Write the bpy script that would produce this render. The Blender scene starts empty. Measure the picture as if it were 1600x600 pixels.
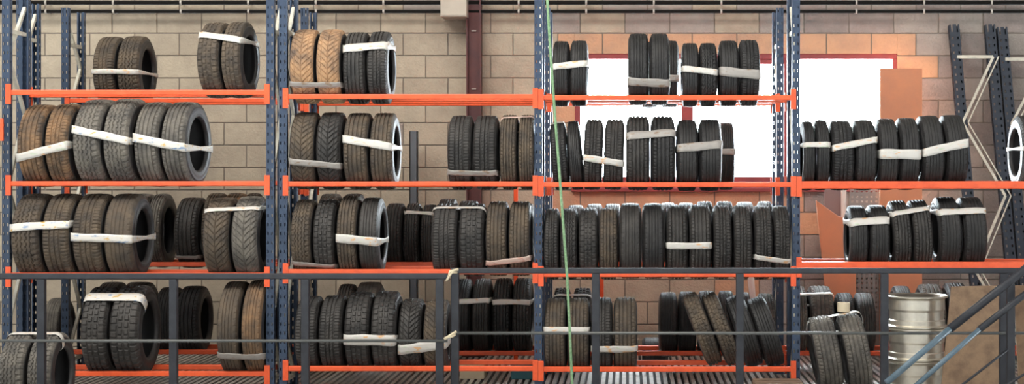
import bpy, bmesh, math, random
from mathutils import Vector, Matrix
random.seed(7)
R_ = math.radians
C = bpy.context.scene.collection
sc = bpy.context.scene
# ------------------------------------------------------------------ camera, world, light
F, PX, PY, ZF, CH = 2570.0, 980.0, 270.0, 12.0, 1.62     # focal px, principal point, distance to the rack, eye height
cam = bpy.data.objects.new('camera', bpy.data.cameras.new('camera')); C.objects.link(cam)
cam.location = (0, -ZF, CH); cam.rotation_euler = (R_(90), 0, 0)
cam.data.sensor_width = 36; cam.data.lens = 36*F/1600
cam.data.shift_x = -(PX-800)/1600; cam.data.shift_y = -(300-PY)/1600
cam.data.clip_end = 200
sc.camera = cam
sc.view_settings.view_transform = 'Standard'; sc.view_settings.look = 'None'
sc.view_settings.gamma = 1; sc.view_settings.use_curve_mapping = False
sc.view_settings.exposure = 0.48

w = bpy.data.worlds.new('daylight'); sc.world = w; w.use_nodes = True
nt = w.node_tree; nt.nodes.clear()
tc = nt.nodes.new('ShaderNodeTexCoord'); sx = nt.nodes.new('ShaderNodeSeparateXYZ')
nt.links.new(tc.outputs['Generated'], sx.inputs[0])
mr = nt.nodes.new('ShaderNodeMapRange'); mr.inputs[1].default_value = .30; mr.inputs[2].default_value = .5
mr.inputs[3].default_value = 0; mr.inputs[4].default_value = 1
nt.links.new(sx.outputs[1], mr.inputs[0])
mx = nt.nodes.new('ShaderNodeMix'); mx.data_type = 'RGBA'
mx.inputs[6].default_value = (.50, .50, .50, 1); mx.inputs[7].default_value = (40, 44, 47, 1)
nt.links.new(mr.outputs[0], mx.inputs[0])
bg = nt.nodes.new('ShaderNodeBackground'); nt.links.new(mx.outputs[2], bg.inputs[0])
wo = nt.nodes.new('ShaderNodeOutputWorld'); nt.links.new(bg.outputs[0], wo.inputs[0])

def area(name, loc, target, sx_, sy_, power, col):
    l = bpy.data.lights.new(name, 'AREA'); l.shape = 'RECTANGLE'; l.size = sx_; l.size_y = sy_
    l.energy = power; l.color = col
    o = bpy.data.objects.new(name, l); C.objects.link(o); o.location = loc
    o.rotation_euler = (Vector(target)-Vector(loc)).to_track_quat('-Z', 'Y').to_euler()
    return o
area('roof_skylight', (-4.5, -4.0, 7.5), (-2.5, 1.0, 1.6), 7, 3, 500, (1, .95, .87))
area('roof_skylight', (3.5, -5.5, 8.0), (1.0, 1.0, 1.2), 6, 3, 130, (1, .95, .9))

# ------------------------------------------------------------------ helpers
def P(px, py, Z):
    return Vector(((px-PX)*Z/F, Z-ZF, CH+(PY-py)*Z/F))
def X(px, Z): return (px-PX)*Z/F
def ZZ(py, Z): return CH+(PY-py)*Z/F

def mat(name, col, rough=.6, metal=0, spec=.5, var=0, vscale=8, col2=None, bump=0, bscale=60, vfac=(.4,.65), rnd=0, extra=None):
    m = bpy.data.materials.new(name); m.use_nodes = True
    t = m.node_tree; b = t.nodes['Principled BSDF']
    b.inputs['Roughness'].default_value = rough; b.inputs['Metallic'].default_value = metal
    b.inputs['Specular IOR Level'].default_value = spec
    b.inputs['Base Color'].default_value = (*col, 1)
    co = t.nodes.new('ShaderNodeTexCoord')
    src = co.outputs['Object']
    if rnd:
        oi = t.nodes.new('ShaderNodeObjectInfo'); ad = t.nodes.new('ShaderNodeVectorMath'); ad.operation = 'ADD'
        ml = t.nodes.new('ShaderNodeMath'); ml.operation = 'MULTIPLY'; ml.inputs[1].default_value = 37
        t.links.new(oi.outputs['Random'], ml.inputs[0]); t.links.new(src, ad.inputs[0]); t.links.new(ml.outputs[0], ad.inputs[1])
        src = ad.outputs[0]
    if col2:
        n = t.nodes.new('ShaderNodeTexNoise'); n.inputs['Scale'].default_value = vscale; n.inputs['Detail'].default_value = 6
        n.inputs['Roughness'].default_value = .65
        t.links.new(src, n.inputs['Vector'])
        r = t.nodes.new('ShaderNodeMapRange'); r.inputs[1].default_value = vfac[0]; r.inputs[2].default_value = vfac[1]
        t.links.new(n.outputs[0], r.inputs[0])
        k = t.nodes.new('ShaderNodeMix'); k.data_type = 'RGBA'
        k.inputs[6].default_value = (*col, 1); k.inputs[7].default_value = (*col2, 1)
        t.links.new(r.outputs[0], k.inputs[0]); t.links.new(k.outputs[2], b.inputs['Base Color'])
    if bump:
        n2 = t.nodes.new('ShaderNodeTexNoise'); n2.inputs['Scale'].default_value = bscale; n2.inputs['Detail'].default_value = 4
        t.links.new(src, n2.inputs['Vector'])
        bp = t.nodes.new('ShaderNodeBump'); bp.inputs['Strength'].default_value = bump; bp.inputs['Distance'].default_value = .01
        t.links.new(n2.outputs[0], bp.inputs['Height']); t.links.new(bp.outputs[0], b.inputs['Normal'])
    return m

M = {}
M['black']  = mat('rubber_black', (.022,.021,.020), .60, col2=(.048,.044,.040), vscale=6, bump=.25, rnd=1, spec=.4)
M['dark']   = mat('rubber_dark', (.013,.013,.0135), .58, col2=(.027,.026,.025), vscale=6, bump=.25, rnd=1, spec=.4)
M['dusty']  = mat('rubber_dusty', (.055,.046,.038), .75, col2=(.13,.098,.066), vscale=7, bump=.3, rnd=1, vfac=(.38,.7), spec=.3)
M['brown']  = mat('rubber_brown', (.070,.055,.043), .8, col2=(.28,.165,.085), vscale=5, bump=.3, rnd=1, vfac=(.4,.68), spec=.25)
M['grey']   = mat('rubber_grey', (.080,.075,.068), .75, col2=(.17,.155,.13), vscale=7, bump=.3, rnd=1, spec=.3)
M['tan']    = mat('rubber_tan', (.13,.095,.075), .9, col2=(.42,.255,.14), vscale=5, bump=.3, rnd=1, vfac=(.34,.58), spec=.2)
M['side']   = mat('rubber_sidewall', (.022,.022,.023), .5, col2=(.045,.042,.04), vscale=9, bump=.15, bscale=25, spec=.5)
M['liner']  = mat('rubber_liner', (.012,.012,.013), .6)
def strap_mat(name, base, spot, spot2):
    m = mat(name, base, .42, spec=.5, bump=.5, bscale=22)
    t = m.node_tree; b = t.nodes['Principled BSDF']; co = t.nodes.new('ShaderNodeTexCoord')
    mp = t.nodes.new('ShaderNodeMapping'); mp.inputs['Scale'].default_value = (16, 40, 40)
    t.links.new(co.outputs['Object'], mp.inputs[0])
    v = t.nodes.new('ShaderNodeTexNoise'); v.inputs['Scale'].default_value = 1; v.inputs['Detail'].default_value = 3
    t.links.new(mp.outputs[0], v.inputs['Vector'])
    r = t.nodes.new('ShaderNodeValToRGB'); cr = r.color_ramp
    cr.elements[0].position = .30; cr.elements[0].color = (*spot2, 1)
    cr.elements[1].position = .40; cr.elements[1].color = (*base, 1)
    e = cr.elements.new(.60); e.color = (*base, 1)
    e = cr.elements.new(.68); e.color = (*spot, 1)
    t.links.new(v.outputs[0], r.inputs[0]); t.links.new(r.outputs[0], b.inputs['Base Color'])
    return m
M['tape']  = strap_mat('tape_white', (.56,.54,.50), (.62,.38,.20), (.45,.50,.38))
M['tapeb'] = strap_mat('tape_printed', (.62,.60,.55), (.55,.36,.10), (.18,.28,.45))
M['tapeg'] = strap_mat('tape_grey', (.31,.29,.265), (.22,.15,.10), (.27,.26,.24))
M['tapep'] = strap_mat('tape_pink', (.62,.47,.40), (.50,.28,.22), (.55,.50,.42))
M['orange'] = mat('orange_steel', (.78,.105,.028), .42, col2=(.60,.075,.022), vscale=12, vfac=(.45,.75))
M['blue']   = mat('blue_steel', (.022,.040,.078), .45, col2=(.032,.058,.105), vscale=10)
M['navy']   = mat('navy_steel', (.010,.017,.030), .5, col2=(.016,.026,.044), vscale=10)
M['bluelt'] = mat('blue_steel_light', (.06,.13,.22), .4, col2=(.035,.085,.16), vscale=10)
M['cream']  = mat('brace_cream', (.62,.60,.50), .45, col2=(.46,.44,.37), vscale=15)
M['rail']   = mat('railing_dark', (.012,.014,.020), .5, col2=(.022,.025,.032), vscale=14)
M['railg']  = mat('rail_grey', (.10,.105,.10), .35, .3)
M['railb']  = mat('rail_blue', (.07,.12,.155), .4, col2=(.11,.16,.20), vscale=14)
M['block1'] = mat('block_beige', (.43,.37,.285), .95, col2=(.34,.29,.225), vscale=3, bump=.7, bscale=45)
M['block2'] = mat('block_beige_light', (.47,.405,.31), .95, col2=(.38,.325,.25), vscale=3, bump=.7, bscale=45)
M['block3'] = mat('block_grey', (.36,.32,.285), .95, col2=(.28,.245,.22), vscale=3, bump=.7, bscale=45)
M['block4'] = mat('block_pinkgrey', (.31,.262,.24), .95, col2=(.22,.192,.178), vscale=3, bump=.7, bscale=45)
M['terra']  = mat('block_terracotta', (.56,.335,.205), .95, col2=(.42,.27,.185), vscale=3, bump=.6, bscale=45)
M['mortar'] = mat('mortar', (.22,.19,.16), .95, bump=.6)
M['maroon'] = mat('column_maroon', (.11,.035,.032), .6, col2=(.07,.025,.028), vscale=4)
M['web']    = mat('column_web', (.035,.02,.022), .7)
M['pipe']   = mat('pipe_black', (.008,.007,.006), .8, spec=.15)
M['clamp']  = mat('clamp', (.45,.42,.38), .5)
M['box']    = mat('duct', (.48,.43,.36), .7, col2=(.42,.37,.31), vscale=3)
M['redf']   = mat('window_red', (.28,.05,.05), .6, col2=(.22,.045,.05), vscale=6)
M['floor']  = mat('deck', (.66,.65,.63), .38, .3, col2=(.46,.45,.43), vscale=4, bump=.1)
M['gap_shade']    = mat('deck_gap_shade', (.02,.02,.02), .8)  # near-black base colour stands in for the shade inside the deck slots
M['alu']    = mat('alloy', (.66,.62,.52), .3, .75, col2=(.50,.47,.40), vscale=6)
M['chip']   = mat('chipboard', (.27,.18,.11), .85, col2=(.17,.11,.07), vscale=9, bump=.3, bscale=120)
M['board']  = mat('orange_board', (.58,.235,.12), .75, col2=(.45,.20,.12), vscale=3, vfac=(.4,.75))
M['perf']   = mat('perforated_grey', (.24,.225,.215), .5)
M['wood']   = mat('pallet_wood', (.20,.13,.085), .85, col2=(.12,.08,.055), vscale=12, bump=.3)
M['purple'] = mat('mauve_panel', (.21,.15,.145), .7)
M['whitep'] = mat('white_plastic', (.65,.60,.55), .4)
M['green']  = mat('rope_green', (.12,.24,.11), .6, col2=(.24,.36,.20), vscale=90)
M['cord']   = mat('cream_cord', (.60,.52,.36), .8)
M['paper']  = mat('cardboard_roll', (.66,.57,.40), .8)
M['post_g'] = mat('grey_post', (.10,.115,.13), .5)
M['teal']   = mat('teal_sheet', (.05,.17,.20), .6)
def glass():
    m = bpy.data.materials.new('window_glass'); m.use_nodes = True; t = m.node_tree; t.nodes.clear()
    a = t.nodes.new('ShaderNodeBsdfTransparent'); g = t.nodes.new('ShaderNodeBsdfGlossy'); g.inputs['Roughness'].default_value = .05
    a.inputs[0].default_value = (.95,.97,.97,1)
    x = t.nodes.new('ShaderNodeMixShader'); x.inputs[0].default_value = .06
    o = t.nodes.new('ShaderNodeOutputMaterial')
    t.links.new(a.outputs[0], x.inputs[1]); t.links.new(g.outputs[0], x.inputs[2]); t.links.new(x.outputs[0], o.inputs[0])
    return m
M['glass'] = glass()

def link_mesh(name, me, parent=None):
    o = bpy.data.objects.new(name, me); C.objects.link(o)
    if parent: o.parent = parent
    return o
def finish(name, bm, m, parent=None, smooth=False, bevel=0):
    me = bpy.data.meshes.new(name)
    bm.normal_update(); bm.to_mesh(me); bm.free()
    for k in (m if isinstance(m, (list, tuple)) else [m]): me.materials.append(M[k])
    if smooth:
        for p in me.polygons: p.use_smooth = True
    o = link_mesh(name, me, parent)
    if bevel:
        b = o.modifiers.new('bevel', 'BEVEL'); b.width = bevel; b.segments = 2; b.limit_method = 'ANGLE'
    return o
def bx(bm, x0, x1, y0, y1, z0, z1, mi=0):
    v = [bm.verts.new(p) for p in ((x0,y0,z0),(x1,y0,z0),(x1,y1,z0),(x0,y1,z0),(x0,y0,z1),(x1,y0,z1),(x1,y1,z1),(x0,y1,z1))]
    for q in ((0,3,2,1),(4,5,6,7),(0,1,5,4),(1,2,6,5),(2,3,7,6),(3,0,4,7)):
        bm.faces.new([v[i] for i in q]).material_index = mi
def bar(bm, a, b, w_, d, mi=0, up=None):
    a = Vector(a); b = Vector(b); t = (b-a).normalized()
    u = Vector(up) if up else (Vector((0,1,0)) if abs(t.y) < .9 else Vector((1,0,0)))
    s = t.cross(u).normalized(); u = s.cross(t).normalized()
    vs = []
    for p in (a, b):
        for i, j in ((-1,-1),(1,-1),(1,1),(-1,1)): vs.append(bm.verts.new(p+s*i*w_/2+u*j*d/2))
    for q in ((0,1,2,3),(7,6,5,4),(0,4,5,1),(1,5,6,2),(2,6,7,3),(3,7,4,0)): bm.faces.new([vs[i] for i in q]).material_index = mi
def tube(bm, pts, r, n=10, cap=True):
    pts = [Vector(p) for p in pts]; rings = []
    for i, p in enumerate(pts):
        t = (pts[min(i+1, len(pts)-1)]-pts[max(i-1, 0)]).normalized()
        u = Vector((0,0,1)) if abs(t.z) < .9 else Vector((0,1,0))
        s = t.cross(u).normalized(); u = s.cross(t)
        rings.append([bm.verts.new(p+(s*math.cos(2*math.pi*k/n)+u*math.sin(2*math.pi*k/n))*r) for k in range(n)])
    for a, b in zip(rings, rings[1:]):
        for k in range(n): bm.faces.new((a[k], a[(k+1)%n], b[(k+1)%n], b[k]))
    if cap: bm.faces.new(rings[0][::-1]); bm.faces.new(rings[-1])
def lathe(bm, prof, n=64, axis='z', closed=False):
    rings = []
    for r, h in prof:
        rg = []
        for k in range(n):
            c, s = math.cos(2*math.pi*k/n)*r, math.sin(2*math.pi*k/n)*r
            rg.append(bm.verts.new((c, s, h) if axis == 'z' else (h, c, s)))
        rings.append(rg)
    prs = list(zip(rings, rings[1:])) + ([(rings[-1], rings[0])] if closed else [])
    for a, b in prs:
        for k in range(n): bm.faces.new((a[k], a[(k+1)%n], b[(k+1)%n], b[k]))
def tag(o, label, cat, group=None):
    o['label'] = label; o['category'] = cat
    if group: o['group'] = group
    return o
def empty(name, loc, label, cat, group=None):
    o = bpy.data.objects.new(name, None); C.objects.link(o); o.location = loc; o.empty_display_size = .1
    return tag(o, label, cat, group)
def struct(o): o['kind'] = 'structure'; return o

# ------------------------------------------------------------------ the wall of blocks with its window opening
WZ = 14.69; WY = WZ-ZF
wx0, wx1 = X(898, WZ), X(1402, WZ); wz0, wz1 = ZZ(297, WZ), ZZ(84, WZ)
bm = bmesh.new()
zline = ZZ(52, WZ)
ks = range(-15, 16)
def clipbox(x0, x1, z0, z1, mi):
    # a block clipped against the window opening
    if x1 <= wx0 or x0 >= wx1 or z1 <= wz0 or z0 >= wz1:
        bx(bm, x0, x1, WY, WY+.15, z0, z1, mi); return
    if x0 < wx0: bx(bm, x0, wx0, WY, WY+.15, z0, z1, mi)
    if x1 > wx1: bx(bm, wx1, x1, WY, WY+.15, z0, z1, mi)
    if z1 > wz1: bx(bm, max(x0, wx0), min(x1, wx1), WY, WY+.15, wz1, z1, mi)
    if z0 < wz0: bx(bm, max(x0, wx0), min(x1, wx1), WY, WY+.15, z0, wz0, mi)
g = .005
for k in ks:
    z1 = zline-k*.2; z0 = z1-.2
    if z1 < .02: continue
    z0 = max(z0, 0)
    ytop = 52+35*k
    for side in (0, 1):
        off = (0.0 if k % 2 == 0 else .2) if side == 0 else (.18 if k % 2 == 0 else -.02)
        lo, hi = (-13.0, -1.37) if side == 0 else (-1.37, 12.0)
        n0 = math.floor((lo-off)/.4)
        for i in range(n0, n0+40):
            x0 = max(off+i*.4, lo); x1 = min(off+i*.4+.4, hi)
            if x1-x0 < .03: continue
            pxm = PX+(x0+x1)/2*F/WZ
            orange = False
            if ytop == 52 and 868 < pxm < 1425: orange = True
            if ytop == 87 and (1402 < pxm < 1470 or 830 < pxm < 880): orange = True
            if ytop == 157 and (1440 < pxm < 1475 or 850 < pxm < 898): orange = True
            if ytop == 227 and (1430 < pxm < 1475 or 850 < pxm < 898): orange = True
            if ytop in (297, 332) and (853 < pxm < 1290): orange = True
            if ytop in (402, 437) and 1125 < pxm < 1220: orange = True
            rr = random.random()
            if orange: mi = 5
            elif pxm > 1180: mi = 4 if rr < .55 else 3
            elif pxm > 850: mi = (3 if rr < .6 else 1) if k < 3 else (1 if rr < .6 else 2)
            else: mi = 1 if rr < .55 else (2 if rr < .95 else 3)
            clipbox(x0+g, x1-g, z0+g, z1-g, mi)
for a, b, c, d in ((-13.0, wx0, -.12, 5.9), (wx1, 12.0, -.12, 5.9), (wx0, wx1, -.12, wz0), (wx0, wx1, wz1, 5.9)):
    bx(bm, a, b, WY+.008, WY+.19, c, d, 0)
struct(finish('wall_back', bm, ['mortar','block1','block2','block3','block4','terra'], bevel=.003))

# unseen roof strip over the racks, added to block sky light above the wall
bm = bmesh.new(); bx(bm, -13.0, 12.0, -.5, WY+.2, 5.9, 6.0)
for i in range(12): bx(bm, -12.0+i*2, -11.88+i*2, -.5, WY+.0, 5.7, 5.9)
struct(finish('roof_light_block', bm, 'box'))

# floor: slotted metal deck
bm = bmesh.new()
bx(bm, -13.0, 12.0, -13.5, WY+.006, -.12, -.035, 1)
x = -13.0
while x < 12.0:
    bx(bm, x, x+.030, -4.5, WY, -.036, 0, 0)
    x += .054
bx(bm, -13.0, 12.0, -13.5, -4.5, -.036, 0, 0)
struct(finish('floor', bm, ['floor','gap_shade']))

# window
def rect(bm, px0, px1, py0, py1, Z, d0, d1):
    a = P(px0, py1, Z); b = P(px1, py0, Z)
    bx(bm, a.x, b.x, Z-ZF+d0, Z-ZF+d1, a.z, b.z)
bm = bmesh.new()
for r in ((898,1402,84,92),(898,1402,276,297),(898,907,92,276),(1395,1402,92,276),(1065,1083,92,276),(1225,1240,92,276)):
    rect(bm, *r, WZ, .01, .10)
rect(bm, 1083, 1225, 92, 100, WZ, .02, .09)
wn = struct(finish('window_1', bm, 'redf', bevel=.004))
bm = bmesh.new(); bx(bm, wx0+.04, wx1-.03, WY+.05, WY+.056, wz0+.1, wz1-.03)
finish('window_pane', bm, 'glass', wn)
bm = bmesh.new(); bx(bm, wx0-.03, wx1+.03, WY-.05, WY+.02, wz0-.015, wz0+.02)
finish('window_sill', bm, 'redf', wn, bevel=.004)

# pipes and the steel column
for y, h, zoff, nm in ((4, 7, .12, 'upper'), (18, 5.5, .12, 'lower')):
    Zp = WZ-zoff
    root = empty('wall_pipe', (0, Zp-ZF, ZZ(y, Zp)), 'black pipe running along the wall top, the %s of the two' % nm, 'pipe', None)
    bm = bmesh.new(); tube(bm, [(-13, 0, 0), (12, 0, 0)], h/2*Zp/F, 12)
    finish('pipe_run', bm, 'pipe', root, smooth=True)
    px = 72 if y == 4 else 72
    while px < 1600:
        bm = bmesh.new(); xx = X(px, Zp); tube(bm, [(xx-.008, 0, 0), (xx+.008, 0, 0)], h/2*Zp/F+.006, 12)
        bx(bm, xx-.006, xx+.006, 0, .115, -.01, .01)
        finish('pipe_clip', bm, 'clamp', root)
        px += 105.5
Zc = WZ-.16
root = empty('steel_column', (X(740, Zc), Zc-ZF, 0), 'maroon steel I-column standing against the block wall', 'column')
bm = bmesh.new()
hw = .058
for s in (-1, 1): bx(bm, s*hw-.006, s*hw+.006, -.02, .14, .02, 5.8)
bx(bm, -hw-.002, hw+.002, .03, .045, .02, 5.8)
finish('column_section', bm, 'maroon', root)
bm = bmesh.new(); bx(bm, -.10, .10, -.06, .14, 0, .02); finish('base_plate', bm, 'maroon', root)
for y in (48, 139, 215):
    bm = bmesh.new(); z = ZZ(y, Zc); bx(bm, -.02, .02, .018, .03, z-.005, z+.005); finish('bracket_clip', bm, 'clamp', root)
bm = bmesh.new(); rect(bm, 688, 729, -30, 26, WZ-.3, 0, .28)
o = finish('junction_box', bm, 'box', bevel=.006); tag(o, 'beige boxed casing on the wall above the maroon column', 'casing')
bm = bmesh.new(); rect(bm, 690, 727, 22, 24, WZ-.3, -.006, 0); finish('casing_lip', bm, 'box', o)

# ------------------------------------------------------------------ racking
PITCH = .066; TOPZ = 2.951
def post_mesh():
    bm = bmesh.new(); n = int(TOPZ/PITCH)
    hole = []; zs = []
    for i in range(n):
        zs += [i*PITCH, i*PITCH+.043]; hole += [False, True]
    zs.append(TOPZ)
    prof = [(-.016,.055),(-.028,.055),(-.028,.034),(-.028,.020),(-.028,0),(-.019,0),(-.010,0),(.010,0),(.019,0),(.028,0),(.028,.020),(.028,.034),(.028,.055),(.016,.055)]
    holes = {2, 5, 7, 10}
    grid = [[bm.verts.new((p[0], p[1], z)) for p in prof] for z in zs]
    for r in range(len(zs)-1):
        for c in range(len(prof)-1):
            if hole[r] and c in holes: continue
            bm.faces.new((grid[r][c], grid[r][c+1], grid[r+1][c+1], grid[r+1][c]))
    me = bpy.data.meshes.new('post'); bm.to_mesh(me); bm.free(); me.materials.append(M['blue']); return me
POST = post_mesh()
def add_post(parent, loc, rz=0, me=POST):
    o = link_mesh('post', me, parent); o.location = loc; o.rotation_euler.z = rz
    s = o.modifiers.new('thickness', 'SOLIDIFY'); s.thickness = .0025
    bm = bmesh.new(); bx(bm, -.040, .040, -.02, .08, 0, .008)
    f = finish('foot_plate', bm, 'blue', o)
    return o
def frame(parent, x, y0, y1, phase=0):
    add_post(parent, (x, y0, 0)); add_post(parent, (x, y1, 0), math.pi)
    d0, d1 = y0+.05, y1-.05
    zz = [.12, .50, 1.0, 1.53, 2.055, 2.48, 2.86]
    for i, (a, b) in enumerate(zip(zz, zz[1:])):
        f, s = (d0, d1) if (i+phase) % 2 else (d1, d0)
        bm = bmesh.new(); bar(bm, (x, f, a), (x, s, b), .028, .022, up=(1,0,0)); finish('brace', bm, 'cream', parent)
    for z in (.10, 2.66):
        bm = bmesh.new(); bx(bm, x-.014, x+.014, d0-.02, d1+.02, z-.014, z+.014); finish('brace', bm, 'cream', parent)
BH = .037
def beam(parent, xa, xb, y, z, h=BH, flip=1, lug=True):
    bm = bmesh.new()
    # stepped box section
    y0, y1 = (y-.006, y+.036) if flip > 0 else (y-.036, y+.006)
    bx(bm, xa+.028, xb-.028, y0, y1, z-h/2, z+h/2)
    o = finish('beam', bm, 'orange', parent, bevel=.006)
    for x, s in ((xa, 1), (xb, -1)):
        bm = bmesh.new()
        yf = y-.010 if flip > 0 else y+.010
        a, b = sorted((x+s*.001, x+s*.040))
        bx(bm, a, b, min(yf, y)-.002, max(yf, y)-.001 if flip > 0 else max(yf, y), z-.085, z+.062)
        for k in range(4):
            zc = z-.065+k*.038; xm = (a+b)/2
            bx(bm, xm-.005, xm+.005, (yf-.004 if flip > 0 else yf+.001), (yf-.002 if flip > 0 else yf+.004), zc-.006, zc+.006)
        finish('connector', bm, 'orange', o, bevel=.002)
    return o
def zb(py): return ZZ(py, ZF)
DEP = .43
XF = {0: X(9, ZF), 1: X(422, ZF), 2: X(442, ZF), 3: X(841, ZF), 4: X(1244, ZF), 5: X(1822, ZF)}
LV = {1: [144.5, 287, 430, 584], 2: [151, 287.5, 424.5, 576], 3: [152.5, 288.5, 429, 577], 4: [None, 289, 415, None]}
LVB = {1: [157.0, None, None, None], 2: [None]*4, 3: [None]*4}
bayx = {1: (XF[0], XF[1]), 2: (XF[2], XF[3]), 3: (XF[3], XF[4]), 4: (XF[4], XF[5])}
r1 = empty('tyre_rack', (0, 0, 0), 'blue and orange tyre rack at the far left, front row, one bay', 'rack')
r2 = empty('tyre_rack', (0, 0, 0), 'long blue and orange tyre rack, front row, three bays with the window behind', 'rack')
for i in (0, 1): frame(r1, XF[i], 0, DEP, 0)
for i in (2, 3, 4, 5): frame(r2, XF[i], 0, DEP, 0)
for b in (1, 2, 3, 4):
    for l in range(4):
        if LV[b][l] is None: continue
        h = .055 if b == 4 else BH
        z = zb(LV[b][l]); r = r1 if b == 1 else r2
        beam(r, *bayx[b], 0, z, h, 1); beam(r, *bayx[b], DEP, z, h, -1)
# rear row rack
YB = 1.26
r3 = empty('tyre_rack', (0, YB, 0), 'rear tyre rack standing behind the front racks, close to the wall', 'rack')
for x in (XF[0], XF[1], XF[3], XF[4], XF[5]): frame(r3, x, 0, DEP, 1)
bayB = {1: (XF[0], XF[1]), 2: (XF[1], XF[3]), 3: (XF[3], XF[4]), 4: (XF[4], XF[5])}
zB = {1: [ZZ(157, 13.26), ZZ(287, 13.26), ZZ(413, 13.26), ZZ(550, 13.26)]}
for b in (2, 3): zB[b] = [ZZ(158.5, 13.26), ZZ(289, 13.26), ZZ(413, 13.26), ZZ(552, 13.26)]
zB[4] = [None, None, ZZ(412, 13.26), ZZ(552, 13.26)]
for b in (1, 2, 3, 4):
    for l in range(4):
        if zB[b][l] is None: continue
        beam(r3, *bayB[b], 0, zB[b][l], BH, 1); beam(r3, *bayB[b], DEP, zB[b][l], BH, -1)
# end frame of the neighbouring rack at the left edge
r4 = empty('rack_frame', (X(31, 12.62), .62, 0), 'bare blue rack end frame behind the leftmost tyres at the left edge', 'rack frame')
frame(r4, 0, 0, .38, 0)
o = empty('rack_frame', (X(-26, 11.9), -.1, 0), 'blue upright with orange bracket cut off by the left picture edge', 'rack frame')
add_post(o, (0, 0, 0))
bm = bmesh.new(); z = ZZ(205, 11.9); bx(bm, .02, .155, -.03, -.015, z-.07, z+.09); finish('connector', bm, 'orange', o, bevel=.002)

# ------------------------------------------------------------------ tyres
W0, R0 = .20, .32
NU, NT = 36, 360
def depth(style, u, k):
    """groove depth 0..1 at across position u (-1..1) and step k of NT"""
    a = abs(u)
    def circ(pos, w): return any(abs(u-p) < w for p in pos)
    d = 0
    if style == 'ribbed':
        if circ((-.55,-.19,.19,.55), .045): d = 1
        elif a > .66 and k % 6 < 2: d = .6
        elif .24 < a < .5 and k % 6 == 3: d = .25
    elif style == 'arrow-tread':
        if a < .045: d = .8
        elif (k + int(a*16)) % 9 < 2 and a > .10: d = .9
        elif .5 < a < .56: d = .5
    elif style == 'block-tread':
        if circ((-.42,.42,0), .06): d = 1
        elif (k + (4 if a < .42 else 0)) % 9 < 3: d = .85
    elif style == 'fine-grooved':
        if circ((-.38,0,.38), .05): d = 1
        elif a > .46 and k % 5 < 2: d = .7
        elif .08 < a < .33 and (k+int(u*8)) % 5 == 0: d = .4
    elif style == 'zigzag-tread':
        z = .05*(1 if (k//4) % 2 else -1)
        if any(abs(u+z-p) < .05 for p in (-.5,-.17,.17,.5)): d = .9
        elif a > .62 and k % 8 < 3: d = .7
    elif style == 'worn':
        if circ((-.45,-.15,.15,.45), .035): d = .5
        elif a > .7 and k % 8 < 2: d = .3
    return d
def crown(u):
    # half profile of the tread band: x and radius
    a = abs(u); x = u*.092
    r = R0 - .007*a*a
    if a > .80: r -= .030*((a-.80)/.20)**1.7
    return x, r
def tread_mesh(style):
    bm = bmesh.new(); rings = []
    us = [-1+2*i/NU for i in range(NU+1)]
    for k in range(NT):
        t = 2*math.pi*k/NT; c, s = math.cos(t), math.sin(t); row = []
        for u in us:
            x, r = crown(u); r -= .009*depth(style, u, k)*(1 if abs(u) < .97 else 0)
            row.append(bm.verts.new((x, r*c, r*s)))
        rings.append(row)
    for k in range(NT):
        a, b = rings[k], rings[(k+1) % NT]
        for i in range(NU): bm.faces.new((a[i], a[i+1], b[i+1], b[i]))
    bm.normal_update()
    me = bpy.data.meshes.new('tread'); bm.to_mesh(me); bm.free(); me.materials.append(M['black'])
    return me
def side_mesh(s):
    xe, re = crown(1)
    prof = [(re, .092), (re-.006,.0965), (re-.016,.099),(re-.018,.0975),(re-.035,.102),(.235,.1035),(.225,.102),(.217,.0985),(.212,.0985),(.207,.092),(.201,.086),(.198,.078),(.200,.070)]
    bm = bmesh.new(); lathe(bm, [(r, s*x) for r, x in prof], 96, 'x')
    # raised lettering-like studs ring stays plain; small ribs near the shoulder
    bmesh.ops.recalc_face_normals(bm, faces=bm.faces)
    me = bpy.data.meshes.new('sidewall'); bm.to_mesh(me); bm.free(); me.materials.append(M['side'])
    for p in me.polygons: p.use_smooth = True
    return me
def liner_mesh():
    prof = [(.200,-.070),(.225,-.085),(.265,-.088),(.298,-.072),(.305,0),(.298,.072),(.265,.088),(.225,.085),(.200,.070)]
    bm = bmesh.new(); lathe(bm, prof, 96, 'x')
    me = bpy.data.meshes.new('inner_liner'); bm.to_mesh(me); bm.free(); me.materials.append(M['liner'])
    for p in me.polygons: p.use_smooth = True
    return me
STY = {s: tread_mesh(s) for s in ('ribbed','arrow-tread','block-tread','fine-grooved','zigzag-tread','worn')}
SIDE = {s: side_mesh(s) for s in (-1, 1)}; LINER = liner_mesh()
proto = {}
def make_proto(style):
    e = bpy.data.objects.new('car_tyre', None)
    parts = [bpy.data.objects.new('tread', STY[style]), bpy.data.objects.new('sidewall', SIDE[-1]), bpy.data.objects.new('sidewall', SIDE[1]), bpy.data.objects.new('inner_liner', LINER)]
    return e, parts
for s in STY: proto[s] = make_proto(s)
ORD = ['','first','second','third','fourth','fifth','sixth','seventh','eighth','ninth','tenth','eleventh','twelfth','thirteenth','fourteenth']
SH = ['top','second','third','bottom']
LOOK = {'black':'black','dark':'dark black','dusty':'dusty dark','brown':'brown-dusted','grey':'grey-dusted','tan':'tan mud-caked'}
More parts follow.
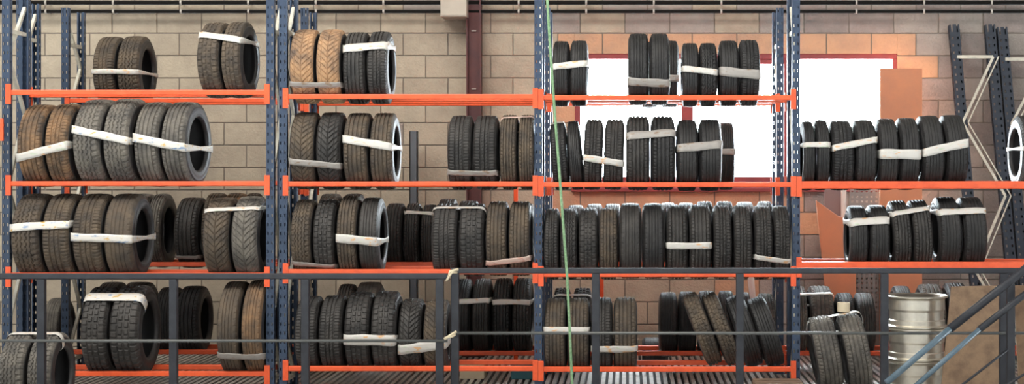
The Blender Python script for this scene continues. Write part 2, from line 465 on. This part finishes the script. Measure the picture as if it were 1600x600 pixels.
def tyre(loc, width, R, style, col, tilt=0, yaw=0, label='', group='car tyres on the racks', local=None):
    e, parts = proto[style]
    r = e.copy(); C.objects.link(r); r.empty_display_size = .05
    r.location = loc; r.rotation_euler = (random.uniform(0, 6), R_(tilt), R_(yaw))
    r.rotation_mode = 'XYZ'
    r.scale = (width/W0/1.035, R/R0, R/R0)
    tag(r, label, 'tyre', group)
    for i, p in enumerate(parts):
        c = p.copy(); C.objects.link(c); c.parent = r
        if i == 0:
            c.material_slots[0].link = 'OBJECT'; c.material_slots[0].material = M[col]
    return r
def solveR(above, h=.18): return (above*above+h*h)/(2*above)

def tape(center, xl, xr, Rl, Rr, tl, tr, wid, mkey, label, tilt=0, yaw=0, inner=True, group='plastic tapes around tyre pairs'):
    """closed band round the pair: across the treads, down the outer sidewalls, back through the holes. local frame of the pair"""
    loop = []   # (x, k) k: radius as fraction/offset
    def rad(x): 
        f = (x-xl)/(xr-xl); f = min(1, max(0, f)); return Rl+(Rr-Rl)*f if abs(Rl-Rr) > .004 else (Rl if f < .5 else Rr)
    N = 14
    L = xr-xl; pts = []
    top = []
    for i in range(N+1):
        x = xl+.010+(L-.020)*i/N; off = .004
        if i in (0, N): off = -.009
        elif i in (1, N-1): off = .003
        top.append((x, rad(x)+off))
    right = [(xr+.000, Rr*.90), (xr+.006, Rr*.78), (xr+.004, Rr*.68), (xr-.010, Rr*.60)]
    left = [(xl+.010, Rl*.60), (xl-.004, Rl*.68), (xl-.006, Rl*.78), (xl, Rl*.90)]
    pts = top+right+[((xl+xr)/2, min(Rl, Rr)*.585)]+left
    bm = bmesh.new(); rows = []
    ph = random.uniform(0, 6)
    def band(p, wdir, half):
        rows.append([bm.verts.new(Vector(p)+Vector(wdir)*half*q) for q in (-1, -.33, .33, 1)])
    wob = lambda x: .0008*math.sin(x*80+ph)+.0008
    if max(abs(tl), abs(tr)) > .85:
        for (x, r) in pts:
            f = min(1, max(0, (x-xl)/L)); th = tl+(tr-tl)*f
            r += wob(x)
            band((x, -r*math.cos(th), r*math.sin(th)), (0, math.sin(th), math.cos(th)), wid/2*min(1, r/.2))
    else:
        # a belt round the whole pair: front treads, right side, rear treads, left side
        def run(sgn, seq):
            for (x, r) in seq:
                f = min(1, max(0, (x-xl)/L)); th = tl+(tr-tl)*f+.005*math.sin(x*17+ph); r += wob(x)
                band((x, -sgn*r*math.cos(th), r*math.sin(th)), (0, sgn*math.sin(th), math.cos(th)), wid/2*(.94+.05*math.sin(x*31+ph*2)))
        def side(x, th, Rr_, sg):
            z = Rr_*math.sin(th); c = math.sqrt(max((.945*Rr_)**2-z*z, .0004))
            for q in (-1, -.8, -.5, 0, .5, .8, 1):
                ins = {1: .010, .8: .002}.get(abs(q), 0)
                band((x+(-ins if x > 0 else ins), sg*q*c, z), (0, 0, 1), wid/2*(.42+.45*abs(q)))
        run(1, top); side(xr+.004, tr, Rr, 1); run(-1, top[::-1]); side(xl-.004, tl, Rl, -1)
    n = len(rows)
    for i in range(n):
        a, b = rows[i], rows[(i+1) % n]
        for j in range(3): bm.faces.new((a[j], b[j], b[j+1], a[j+1]))
    o = finish('plastic_tape', bm, mkey, smooth=True)
    s = o.modifiers.new('thickness', 'SOLIDIFY'); s.thickness = .0008; s.offset = 1
    o.location = center; o.rotation_euler = (0, R_(tilt), R_(yaw))
    return tag(o, label, 'tape', group)

YA = .215
def theta_for(py, Zc, zc, R):
    th = 0
    for _ in range(30):
        Z = Zc-R*math.cos(th); z = ZZ(py, Z); s = max(-.98, min(.98, (z-zc)/(R+.004))); th = math.asin(s)
    return th

# rows: entries (x0, x1, ytop, style, colour, tilt) ; strap ((i, j), yl, yr, w px, material)
def fill(rack, bay, level, items, tapes=(), rackname='front', groupname=None, zbase=None, Zc=None, h=.18, floor=False):
    if Zc is None: Zc = ZF+YA if rack == 'A' else ZF+YB+YA
    if zbase is None: zbase = (zb(LV[bay][level])+(BH if bay < 4 else .055)/2) if rack == 'A' else zB[bay][level]+BH/2
    made = []
    for n, it in enumerate(items):
        x0, x1, yt, st, col = it[:5]; tilt = it[5] if len(it) > 5 else 0; yaw = it[6] if len(it) > 6 else 0
        ztop = ZZ(yt, Zc)
        above = ztop-zbase
        if floor: R = above/2; zc = zbase+R
        else: R = solveR(above, h); R = max(.22, min(.36, R)); zc = zbase+math.sqrt(max(R*R-h*h, .0001))
        if tilt:
            t = abs(R_(tilt)); zc += (.09*math.sin(t))
            R = R*.985
        Zf = Zc-R
        xa, xb = X(x0, Zf), X(x1, Zf)
        if n and not tilt and -.02 < made[-1][6]-xa < .03 and not made[-1][3]: xa = max(xa, made[-1][6]+.003)
        c = Vector(((xa+xb)/2-R*math.sin(R_(yaw)), Zc-ZF, zc)); wd = (xb-xa)-.002
        if floor is False: c.z += .003+(.010 if yaw else 0)
        if yaw: c.y += (xb-xa)/2*math.sin(R_(yaw))*(1 if n % 2 else -1)
        if floor == 'deck': where = 'standing on the deck'
        lab = '%s %s tyre, %s from left on %s rack\'s %s shelf, %s bay' % (LOOK[col], st, ORD[n+1], rackname, SH[level], ORD[bay])
        if rackname == 'rear': lab = '%s tyre in rear rack, %s from left, %s shelf, %s bay' % (LOOK[col], ORD[n+1], SH[level], ORD[bay])
        t = tyre(c, wd, R, st, col, tilt, yaw+random.uniform(-.12, .12), lab, groupname or ('tyres on the %s rack' % rackname))
        made.append((c, wd, R, tilt, yaw, xa, xb))
    for tp in tapes:
        (i, j), yl, yr, wpx, mk = tp[:5]
        A, B = made[i], made[j]
        c = (A[0]+B[0])/2; c = Vector((c.x, c.y, (A[0].z+B[0].z)/2))
        tl = theta_for(yl, Zc, A[0].z, A[2]); tr = theta_for(yr, Zc, B[0].z, B[2])
        nm = {'tape':'white','tapeb':'white printed','tapeg':'grey dirty','tapep':'pinkish'}[mk]
        if i == j: who = '%s tyre' % ORD[i+1]
        else: who = '%s and %s tyres' % (ORD[i+1], ORD[j+1])
        lab = '%s tape around %s, %s rack\'s %s shelf, %s bay' % (nm, who, rackname, SH[level], ORD[bay])
        yc = c.y
        sh = -(A[2]*math.sin(R_(A[4]))+B[2]*math.sin(R_(B[4])))/2; c.y = A[0].y/2+B[0].y/2; tape(c, A[5]+sh-c.x-.001, B[6]+sh-c.x+.001, A[2]+(A[0].z-c.z)*math.sin(tl), B[2]+(B[0].z-c.z)*math.sin(tr), tl, tr, wpx/212, mk, lab, A[3], A[4])
    return made

rb, ar, bl, fg, zg, wo_ = 'ribbed','arrow-tread','block-tread','fine-grooved','zigzag-tread','worn'
# --- front rack, first bay
fill('A', 1, 0, [(303,341,38,bl,'dusty',0,-4),(341,375,37,bl,'dusty',0,-4)], [((0,1),53,62,12,'tape')])
fill('A', 1, 1, [(21,65,166,rb,'brown',0,-2),(65,106,165,fg,'brown',0,-2),(107,155,158,zg,'grey',0,-4),(156,201,157,zg,'grey',0,-4),(203,246,162,rb,'grey',0,-5),(246,290,162,rb,'grey',0,-5)],
     [((0,1),248,226,14,'tape'),((2,3),201,220,13,'tapeb'),((4,5),214,231,14,'tapeb')])
fill('A', 1, 2, [(12,60,303,zg,'dusty'),(60,107,303,fg,'dusty'),(108,157,303,fg,'dusty'),(157,207,303,wo_,'dusty'),(313,357,309,ar,'dusty'),(357,402,307,ar,'grey')],
     [((0,1),356,350,13,'tapeb'),((2,3),370,374,13,'tapeb'),((4,5),329,324,8,'tape')])
fill('A', 1, 3, [(121,165,448,bl,'black'),(166,216,446,bl,'black'),(335,372,440,wo_,'dusty'),(373,408,438,wo_,'brown')],
     [((0,1),464,464,17,'tapeb'),((2,3),556,558,12,'tapeg')])
# --- second bay
fill('A', 2, 0, [(449,490,47,ar,'tan'),(490,531,47,ar,'tan'),(533,570,51,rb,'black'),(570,605,50,fg,'black')],
     [((0,1),132,133,10,'tapeg'),((2,3),76,70,15,'tape')])
fill('A', 2, 1, [(449,490,176,ar,'dusty'),(490,531,176,ar,'black'),(533,574,177,rb,'dusty'),(575,613,177,rb,'dusty'),(697,736,181,fg,'black'),(737,776,181,fg,'black'),(779,807,180,rb,'dusty'),(808,834,180,rb,'dusty')],
     [((0,1),252,260,11,'tapeg'),((2,3),216,230,13,'tape'),((4,5),270,271,10,'tapeg'),((6,7),184,182,6,'tapep')])
fill('A', 2, 2, [(451,485,312,zg,'dusty'),(486,521,312,bl,'black'),(523,556,306,rb,'dusty'),(557,591,309,wo_,'black'),(672,714,319,fg,'black'),(715,756,318,bl,'black'),(757,792,315,rb,'dusty'),(793,828,315,rb,'dusty')],
     [((0,1),411,417,9,'tapeg'),((2,3),371,379,14,'tape'),((4,5),324,324,7,'tape'),((6,7),412,404,10,'tapep')])
fill('A', 2, 3, [(457,494,463,fg,'black'),(495,533,462,fg,'black'),(535,576,456,bl,'black'),(577,618,455,bl,'black'),(620,657,467,ar,'black'),(659,697,468,ar,'dusty')],
     [((2,3),531,532,18,'tape'),((4,5),547,538,17,'tape')])
# --- third bay
fill('A', 3, 0, [(862,889,65,wo_,'dark'),(889,918,64,wo_,'dark'),(981,1014,53,wo_,'dark'),(1015,1047,53,wo_,'dark'),(1066,1093,68,wo_,'dark'),(1094,1122,68,zg,'dark'),(1125,1156,64,wo_,'dark'),(1157,1189,63,fg,'dark')],
     [((0,1),105,98,11,'tape'),((2,3),127,131,14,'tapeg'),((4,5),107,113,10,'tape'),((6,7),111,117,15,'tapeg')])
fill('A', 3, 1, [(860,886,192,fg,'dark',-4),(887,908,190,wo_,'dark',-4),(911,941,187,fg,'black',2),(943,975,187,fg,'black',2),(978,1016,182,rb,'black'),(1017,1056,182,rb,'dark'),(1058,1092,188,wo_,'dark'),(1093,1129,187,wo_,'dark')],
     [((2,3),247,255,11,'tape'),((4,5),212,207,14,'tapeg'),((6,7),232,225,14,'tapeg'),((0,0),193,191,8,'tape')])
fill('A', 3, 2, [(849,873,326,fg,'black'),(874,902,326,zg,'black'),(903,934,325,bl,'black'),(935,966,325,rb,'dusty'),(967,1003,318,wo_,'black'),(1004,1039,318,wo_,'dark'),(1041,1076,320,rb,'black'),(1077,1113,320,rb,'black'),(1115,1145,321,fg,'black'),(1147,1177,321,fg,'black'),(1179,1209,322,fg,'black'),(1210,1237,322,fg,'black')],
     [((6,7),384,384,11,'tape'),((10,11),402,409,9,'tape')])
fill('A', 3, 3, [(849,884,466,rb,'dusty'),(885,921,466,rb,'dusty'),(923,957,465,fg,'black'),(958,996,465,rb,'dusty'),(1086,1114,461,bl,'dusty',-21),(1117,1144,461,bl,'dusty',-21),(1151,1183,465,wo_,'dark',-18),(1185,1217,468,wo_,'dark',-18)],
     [((0,1),515,515,9,'tape'),((2,3),546,545,11,'tape')])
# --- fourth bay
fill('A', 4, 1, [(1256,1276,190,wo_,'dark'),(1277,1299,188,wo_,'dark'),(1301,1337,189,fg,'dark'),(1338,1373,188,wo_,'dark'),(1375,1407,186,wo_,'dark'),(1408,1441,185,wo_,'dark'),(1443,1479,181,wo_,'dark',-2),(1480,1516,180,wo_,'dark',-2),(1598,1640,181,rb,'black')],
     [((0,1),227,225,9,'tape'),((2,3),232,217,11,'tape'),((4,5),241,241,16,'tape'),((6,7),238,223,14,'tape'),((8,8),232,232,8,'tape')])
fill('A', 4, 2, [(1329,1359,322,wo_,'dark'),(1360,1393,321,wo_,'dark'),(1397,1427,314,rb,'black',-3),(1428,1460,313,rb,'black',-3),(1469,1506,308,wo_,'dark',-2),(1507,1546,308,wo_,'dark',-2)],
     [((0,1),348,343,14,'tape'),((2,3),333,326,10,'tape'),((4,5),330,330,12,'tape')])
# --- rear rack
fill('B', 1, 0, [(141,178,58,fg,'dusty'),(179,217,57,zg,'dusty')], [((0,1),112,112,9,'tape')], rackname='rear')
fill('B', 1, 2, [(190,225,303,fg,'grey'),(226,250,303,rb,'grey'),(268,308,309,rb,'black'),(311,340,302,fg,'dusty'),(341,372,302,zg,'brown'),(373,395,302,bl,'brown')], [((2,2),402,402,8,'tapeg')], rackname='rear')
fill('B', 1, 3, [(62,92,466,wo_,'grey'),(140,178,441,wo_,'dark'),(180,224,441,wo_,'dark'),(236,270,449,wo_,'dark'),(271,310,447,rb,'dark')], rackname='rear', h=.16)
fill('B', 2, 2, [(490,524,303,wo_,'grey'),(528,560,303,wo_,'dark'),(597,627,318,rb,'black'),(628,653,318,rb,'black'),(655,678,320,rb,'black'),(679,710,311,wo_,'dark'),(711,745,314,wo_,'dark'),(800,833,318,wo_,'dark')], [((3,4),331,334,8,'tape')], rackname='rear')
fill('B', 2, 3, [(520,548,444,rb,'grey'),(549,590,441,wo_,'grey'),(704,734,436,wo_,'dark'),(735,765,436,wo_,'black'),(768,798,435,rb,'dark'),(799,829,435,rb,'black')], [((2,3),472,469,10,'tape'),((4,5),472,472,10,'tape')], rackname='rear')
fill('B', 3, 0, [(1001,1030,66,wo_,'dark'),(1032,1062,64,wo_,'dark')], [((0,1),122,122,13,'tapeg')], rackname='rear')
fill('B', 3, 1, [(1098,1124,191,wo_,'dark'),(1125,1150,191,wo_,'dark')], [((0,1),237,237,11,'tapeg')], rackname='rear')
fill('B', 3, 2, [(884,912,321,wo_,'black'),(914,942,319,wo_,'black'),(943,971,319,wo_,'black'),(1003,1030,320,wo_,'black'),(1032,1058,317,wo_,'black'),(1060,1087,317,wo_,'black'),(1089,1117,315,rb,'black'),(1120,1149,315,rb,'black'),(1152,1182,316,wo_,'black'),(1186,1212,315,rb,'black')], rackname='rear')
fill('B', 3, 3, [(863,891,450,bl,'black'),(894,924,450,bl,'black'),(1030,1060,457,wo_,'dark'),(1061,1089,456,wo_,'dark'),(1092,1121,455,wo_,'black'),(1124,1150,455,wo_,'black'),(1153,1176,457,wo_,'black'),(1186,1214,459,rb,'grey')], [((0,1),461,461,5,'tape')], rackname='rear')
fill('B', 4, 3, [(1240,1264,447,rb,'grey'),(1267,1306,447,rb,'grey'),(1311,1339,458,rb,'black'),(1341,1371,458,wo_,'black'),(1402,1431,447,wo_,'black'),(1443,1482,444,rb,'grey'),(1484,1520,442,wo_,'dark')], [((0,1),461,458,6,'tape')], rackname='rear')

# --- tyres standing on the deck
def deck_tyre(x0, x1, yt, Zc, st, col, label, tilt=0, yaw=0):
    R = (ZZ(yt, Zc))/2
    if tilt: R = (ZZ(yt, Zc)-.2*math.sin(abs(R_(tilt))))/2/math.cos(R_(tilt))
    Zf = Zc-R; xa, xb = X(x0, Zf), X(x1, Zf)
    zc = R*math.cos(R_(tilt))+abs((xb-xa)/2*math.sin(R_(tilt)))
    c = Vector(((xa+xb)/2, Zc-ZF, zc)); tyre(c, xb-xa-.004, R, st, col, tilt, yaw, label, None); return (c, R, xa, xb)
a = deck_tyre(-8, 36, 519, 11.05, zg, 'grey', 'dusty grey tyre on deck at lower left corner, outer one cut off by edge')
b = deck_tyre(37, 79, 519, 11.05, zg, 'grey', 'dusty grey tyre on deck at lower left corner, right one of the taped two')
c = (a[0]+b[0])/2
tape(c, a[2]-c.x, b[3]-c.x, a[1], b[1], R_(78), R_(78), .05, 'tape', 'white tape across tops of the two tyres on deck at lower left', group=None)
t1 = deck_tyre(1275, 1317, 490, 12.15, rb, 'grey', 'leaning grey ribbed tyre on deck, left one of the pair beside the third bay post', -10)
t2 = deck_tyre(1322, 1363, 487, 12.15, rb, 'grey', 'leaning grey ribbed tyre on deck, right one of the pair, beside the wheel stack', -10)
c = (t1[0]+t2[0])/2
tape(c, t1[2]-c.x, t2[3]-c.x, t1[1], t2[1], R_(80), R_(80), .05, 'tape', 'white tape over the tops of the two leaning deck tyres', -10, group=None)
deck_tyre(1003, 1045, 527, 13.9, wo_, 'black', 'pale-topped tyre on deck behind the rear rack below the window')
# cardboard roll on them
bm = bmesh.new(); lathe(bm, [(.046,0),(.046,.066),(.036,.066),(.036,0)], 32, closed=True)
o = finish('cardboard_roll', bm, 'paper', smooth=False); p = P(1318, 487, 12.13); o.location = (p.x, p.y, p.z+.002)
tag(o, 'cream cardboard roll standing on top of the leaning ribbed tyres', 'roll')

# ------------------------------------------------------------------ alloy wheels stacked
def wheel(z, first, label):
    root = empty('alloy_wheel', (X(1433, 12.2), .22, z), label, 'wheel', 'stacked alloy wheels')
    H = .236
    prof = [(.150,.03),(.205,.012),(.221,.006),(.224,.0),(.231,.004),(.231,.012),(.222,.017),(.208,.022),(.206,.052),(.199,.060),(.199,.118),(.206,.135),(.206,.206),(.210,.214),(.222,.219),(.231,.224),(.231,H-.004),(.224,H),(.216,H-.006),(.205,H-.03),(.185,.165),(.180,.06)]
    bm = bmesh.new(); lathe(bm, prof, 120, closed=True); finish('rim_barrel', bm, 'alu', root)
    bm = bmesh.new(); lathe(bm, [(.0,.10),(.055,.10),(.06,.08),(.06,.045),(.0,.045)], 32); finish('hub', bm, 'alu', root)
    for k in range(5):
        a = 2*math.pi*k/5; bm = bmesh.new()
        bar(bm, (.05*math.cos(a), .05*math.sin(a), .07), (.188*math.cos(a), .188*math.sin(a), .085), .045, .02, up=(0,0,1))
        finish('spoke', bm, 'alu', root, bevel=.004)
for i, n in enumerate(('bottom', 'middle', 'topmost')):
    wheel(.001+i*.238, i == 0, 'silver alloy wheel rim lying flat, %s of the stack of three' % n)

# ------------------------------------------------------------------ boards and panels
def prism(name, pts, Z0, th, mkey, label, cat, lean=0):
    """outline given in picture points at distance Z0, extruded backwards"""
    bm = bmesh.new(); f = [bm.verts.new(P(x, y, Z0+lean*(600-y)/600)) for x, y in pts]
    b = [bm.verts.new(v.co+Vector((0, th, 0))) for v in f]; n = len(f)
    bm.faces.new(f); bm.faces.new(b[::-1])
    for i in range(n): bm.faces.new((f[i], b[i], b[(i+1)%n], f[(i+1)%n]))
    bmesh.ops.recalc_face_normals(bm, faces=bm.faces)
    o = finish(name, bm, mkey, bevel=.002); tag(o, label, cat); return o
prism('chipboard_sheet', [(1487,448),(1578,446),(1586,617),(1470,618)], 11.86, .03, 'chip', 'brown chipboard sheet leaning behind the handrail, beside the wheel stack', 'board', lean=.1)
prism('chipboard_sheet', [(1584,446),(1650,446),(1650,607),(1592,607)], 12.3, .02, 'chip', 'second brown chipboard sheet cut off by the right picture edge', 'board', lean=.3)
prism('orange_board', [(1375,107),(1441,107),(1441,583),(1375,583)], 14.35, .03, 'board', 'tall orange board standing in front of the window right edge', 'board')
prism('orange_board', [(1275,313),(1310,338),(1336,345),(1340,588),(1303,588)], 14.25, .025, 'board', 'orange board with slanted top leaning behind the taped tyres', 'board')
prism('mauve_panel', [(1288,290),(1316,290),(1316,580),(1288,580)], 14.50, .02, 'purple', 'dull mauve panel between the slanted orange board and the wall', 'panel')
# perforated panel: real holes
bm = bmesh.new(); Zp = 14.42
x0, x1, z1 = X(1328, Zp), X(1373, Zp), ZZ(292, Zp); nx = 6; px_ = (x1-x0)/nx; nz = int(z1/px_)
for i in range(nx):
    for j in range(nz):
        cx, cz = x0+(i+.5)*px_, z1-(j+.5)*px_; h = px_/2; r = px_*.22
        o_ = [bm.verts.new((cx+sx_*h, Zp-ZF, cz+sz*h)) for sx_, sz in ((-1,-1),(1,-1),(1,1),(-1,1))]
        i_ = [bm.verts.new((cx+sx_*r, Zp-ZF, cz+sz*r)) for sx_, sz in ((-1,-1),(1,-1),(1,1),(-1,1))]
        for k in range(4): bm.faces.new((o_[k], o_[(k+1)%4], i_[(k+1)%4], i_[k]))
bmesh.ops.remove_doubles(bm, verts=bm.verts, dist=.0005)
o = finish('perforated_panel', bm, 'perf'); s = o.modifiers.new('t', 'SOLIDIFY'); s.thickness = .004
o.location.z = -(z1-nz*px_)
tag(o, 'grey perforated metal panel standing beside the tall orange board', 'panel')
bm = bmesh.new(); tube(bm, [P(1318, 285, 14.47), P(1318, 556, 14.47)], .024, 12)
o = finish('white_pole', bm, 'whitep', smooth=False); tag(o, 'pale pole standing left of the perforated panel behind fourth bay', 'pole')
o.location.z = .0
bm = bmesh.new(); tube(bm, [P(1172, 420, 14.2), P(1186, 583, 14.0)], .028, 12)
o = finish('white_pole', bm, 'whitep'); tag(o, 'pale pole behind the leaning tyres at the bottom of third bay', 'pole')
# grey angle post against the wall behind the second bay
bm = bmesh.new(); xc = X(646, 14.45); zt = ZZ(205, 14.45)
bx(bm, xc-.035, xc+.035, 2.45, 2.458, 0, zt); bx(bm, xc+.027, xc+.035, 2.45, 2.52, 0, zt); bx(bm, xc-.035, xc-.027, 2.45, 2.52, 0, zt)
o = finish('steel_channel', bm, 'post_g'); tag(o, 'grey steel channel standing against the wall behind second bay', 'post')
# orange uprights glimpsed behind
for px, yt, lab in ((806, 292, 'slim orange upright behind the second bay left of blue post'), (940, 425, 'slim orange upright behind bottom shelf of third bay')):
    bm = bmesh.new(); xc = X(px, 14.3); bx(bm, xc-.018, xc+.018, 2.28, 2.31, 0, ZZ(yt, 14.3)); bx(bm, xc-.018, xc-.012, 2.28, 2.34, 0, ZZ(yt, 14.3))
    tag(finish('orange_upright', bm, 'orange', bevel=.002), lab, 'upright')
# wooden pallet at the foot of third bay
root = empty('wooden_pallet', (X(1213, 11.9), -.45, 0), 'worn brown wooden pallet on deck below the leaning tyres', 'pallet')
for k in range(3):
    bm = bmesh.new(); bx(bm, -.17, .17, .02+k*.14, .12+k*.14, .105, .127); finish('deck_board', bm, 'wood', root, bevel=.003)
for s in (-.14, 0, .14):
    bm = bmesh.new(); bx(bm, s-.03, s+.03, .02, .40, .0, .105); finish('bearer', bm, 'wood', root, bevel=.003)
bm = bmesh.new(); bx(bm, X(800,13.0), X(836,13.0), .90, 1.12, 0, .13); 
o = finish('teal_crate', bm, 'teal', bevel=.006); tag(o, 'low teal crate on deck behind the second bay, near blue post', 'crate')
bm = bmesh.new(); bx(bm, X(800,13.0)-.005, X(836,13.0)+.005, .895, 1.125, .11, .125); finish('crate_rim', bm, 'teal', o)
bm = bmesh.new(); bx(bm, X(720,13.0), X(758,13.0), .92, 1.12, 0, .12)
o = finish('cardboard_box', bm, 'paper', bevel=.003); tag(o, 'low beige cardboard box on deck behind second bay', 'box')
bm = bmesh.new(); bx(bm, X(720,13.0), X(758,13.0), 1.015, 1.025, .1205, .123); finish('lid_seam', bm, 'cord', o)

# ------------------------------------------------------------------ spare frames leaning on the wall at the right
def leaning_frame(xa, xb, label, ytop=38, braces=True, xshift=26):
    root = empty('spare_rack_frame', (0, 0, 0), label, 'rack frame', 'spare rack frames leaning on the wall')
    Zt, Zb = 14.58, 14.1
    def pt(px, f): # f 0 top .. 1 bottom
        Z = Zt+(Zb-Zt)*f; top = ZZ(ytop, Zt)
        return Vector((X(px+xshift*f*1.0, Zt), Z-ZF, top*(1-f)+.02*f))
    for px in (xa, xb):
        o = link_mesh('post', POST, root); o.material_slots[0].link = 'OBJECT'; o.material_slots[0].material = M['navy']; a, b = pt(px, 1), pt(px, 0)
        d = b-a; L = d.length
        o.location = a; o.rotation_euler = d.to_track_quat('Z', 'Y').to_euler(); o.scale = (1.6, 1.3, L/TOPZ)
        q = d.to_track_quat('Z', 'X'); o.rotation_mode = 'QUATERNION'
        zaxis = d.normalized(); xaxis = Vector((1,0,0)); yaxis = zaxis.cross(xaxis).normalized(); xaxis = yaxis.cross(zaxis).normalized()
        o.rotation_quaternion = Matrix((xaxis, yaxis, zaxis)).transposed().to_quaternion()
        s = o.modifiers.new('t', 'SOLIDIFY'); s.thickness = .003
    n = [.10, .30, .52, .74, .96]
    bm = bmesh.new(); bar(bm, pt(xa, .10), pt(xb, .10), .028, .02); finish('brace', bm, 'cream', root)
    for i, (f0, f1) in enumerate(zip(n, n[1:])):
        p0 = pt(xb if i % 2 == 0 else xa, f0); p1 = pt(xa if i % 2 == 0 else xb, f1)
        bm = bmesh.new(); bar(bm, p0, p1, .022, .02); finish('brace', bm, 'cream', root)
        bm = bmesh.new(); bar(bm, p0+Vector((.045,-.02,0)), p1+Vector((.045,-.02,0)), .010, .012); finish('brace', bm, 'cream', root)
leaning_frame(1491, 1547, 'left one of the spare dark blue frames leaning at the right wall')
leaning_frame(1566, 1630, 'right one of the spare dark blue frames, cut by the picture edge', 42)

# ------------------------------------------------------------------ guard railing, handrail, rope
def railing(Z, xs, px0, px1, ytop, ymid, label, h=9):
    s = Z/F; root = empty('guard_railing', (0, Z-ZF, 0), label, 'railing')
    zt = ZZ(ytop, Z); zm = ZZ(ymid, Z)
    bm = bmesh.new(); bx(bm, X(px0, Z), X(px1, Z), -.020, .020, zt-h/2*s, zt+h/2*s); finish('top_rail', bm, 'rail', root, bevel=.006)
    bm = bmesh.new(); tube(bm, [(X(px0, Z), -.024, zm), (X(px1, Z), -.024, zm)], 2.4*s, 12); finish('mid_rail', bm, 'railg', root, smooth=True)
    for px in xs:
        bm = bmesh.new(); x = X(px, Z); bx(bm, x-6*s, x+6*s, -.018, .030, 0.0, zt-h/2*s); q = finish('railing_post', bm, 'rail', root, bevel=.004)
        bm = bmesh.new(); bx(bm, x-.04, x+.04, -.05, .06, 0, .008); finish('foot_plate', bm, 'rail', q)
    return root
railing(10.4, [64.5, 271, 477, 687], -230, 700, 431.5, 532, 'dark steel guard railing in front of the racks, left section')
railing(10.45, [711, 931, 1156, 1382, 1568], 704, 1655, 423, 520, 'dark steel guard railing in front of the racks, right section', 8.5)
for (pa, pb, pc, lab) in (((697,440),(703,424),(716,421),'cream cord tying the two railing sections together at the top rail'), ((694,530),(704,524),(713,518),'cream cord tying the railing sections at the middle rail')):
    bm = bmesh.new(); tube(bm, [P(*pa, 10.33), P(*pb, 10.34), P(*pc, 10.36)], .009, 8)
    tube(bm, [P(pa[0]+1, pa[1]-2, 10.33), P(pb[0]+3, pb[1]+2, 10.34), P(pc[0]-2, pc[1]+5, 10.36)], .007, 8)
    tag(finish('tie_cord', bm, 'cord', smooth=True), lab, 'cord')
root = empty('stair_handrail', (0, 0, 0), 'sloping stair handrail crossing the lower right corner, blue lower end', 'handrail')
for p0, p1, p2, r in (((1640,390),(1484,514),(1385,598),.026), ((1640,430),(1530,515),(1425,608),.021)):
    bm = bmesh.new(); tube(bm, [P(*p0, 10.1), P(*p1, 9.95)], r, 12); finish('upper_rail', bm, 'rail', root, smooth=True)
    bm = bmesh.new(); tube(bm, [P(*p1, 9.94), P(*p2, 9.8)], r*.74, 12); o = finish('lower_rail', bm, 'railb', root, smooth=True); o['label'] = 'blue-grey lower rail'  # lower length coloured blue-grey, upper length dark
for p0, p1 in (((1575,546),(1500,604)), ((1640,560),(1560,610))):
    bm = bmesh.new(); tube(bm, [P(*p0, 10.1), P(*p1, 9.95)], .008, 8); finish('thin_bar', bm, 'rail', root, smooth=True)
bm = bmesh.new(); x = X(1579, 10.15); bx(bm, x-.024, x+.024, -1.87, -1.83, 0, ZZ(440, 10.15)); finish('handrail_post', bm, 'rail', root, bevel=.004)

bm = bmesh.new(); Zr = 9.8
pts = [(852,-60),(855,0),(860,80),(867,180),(874,270),(880,350),(886,430),(890,510),(894,600),(896,680)]
tube(bm, [P(x, y, Zr) for x, y in pts], .008, 10)
tag(finish('green_rope', bm, 'green', smooth=True), 'green rope hanging down in front of the blue post, left of window', 'rope')
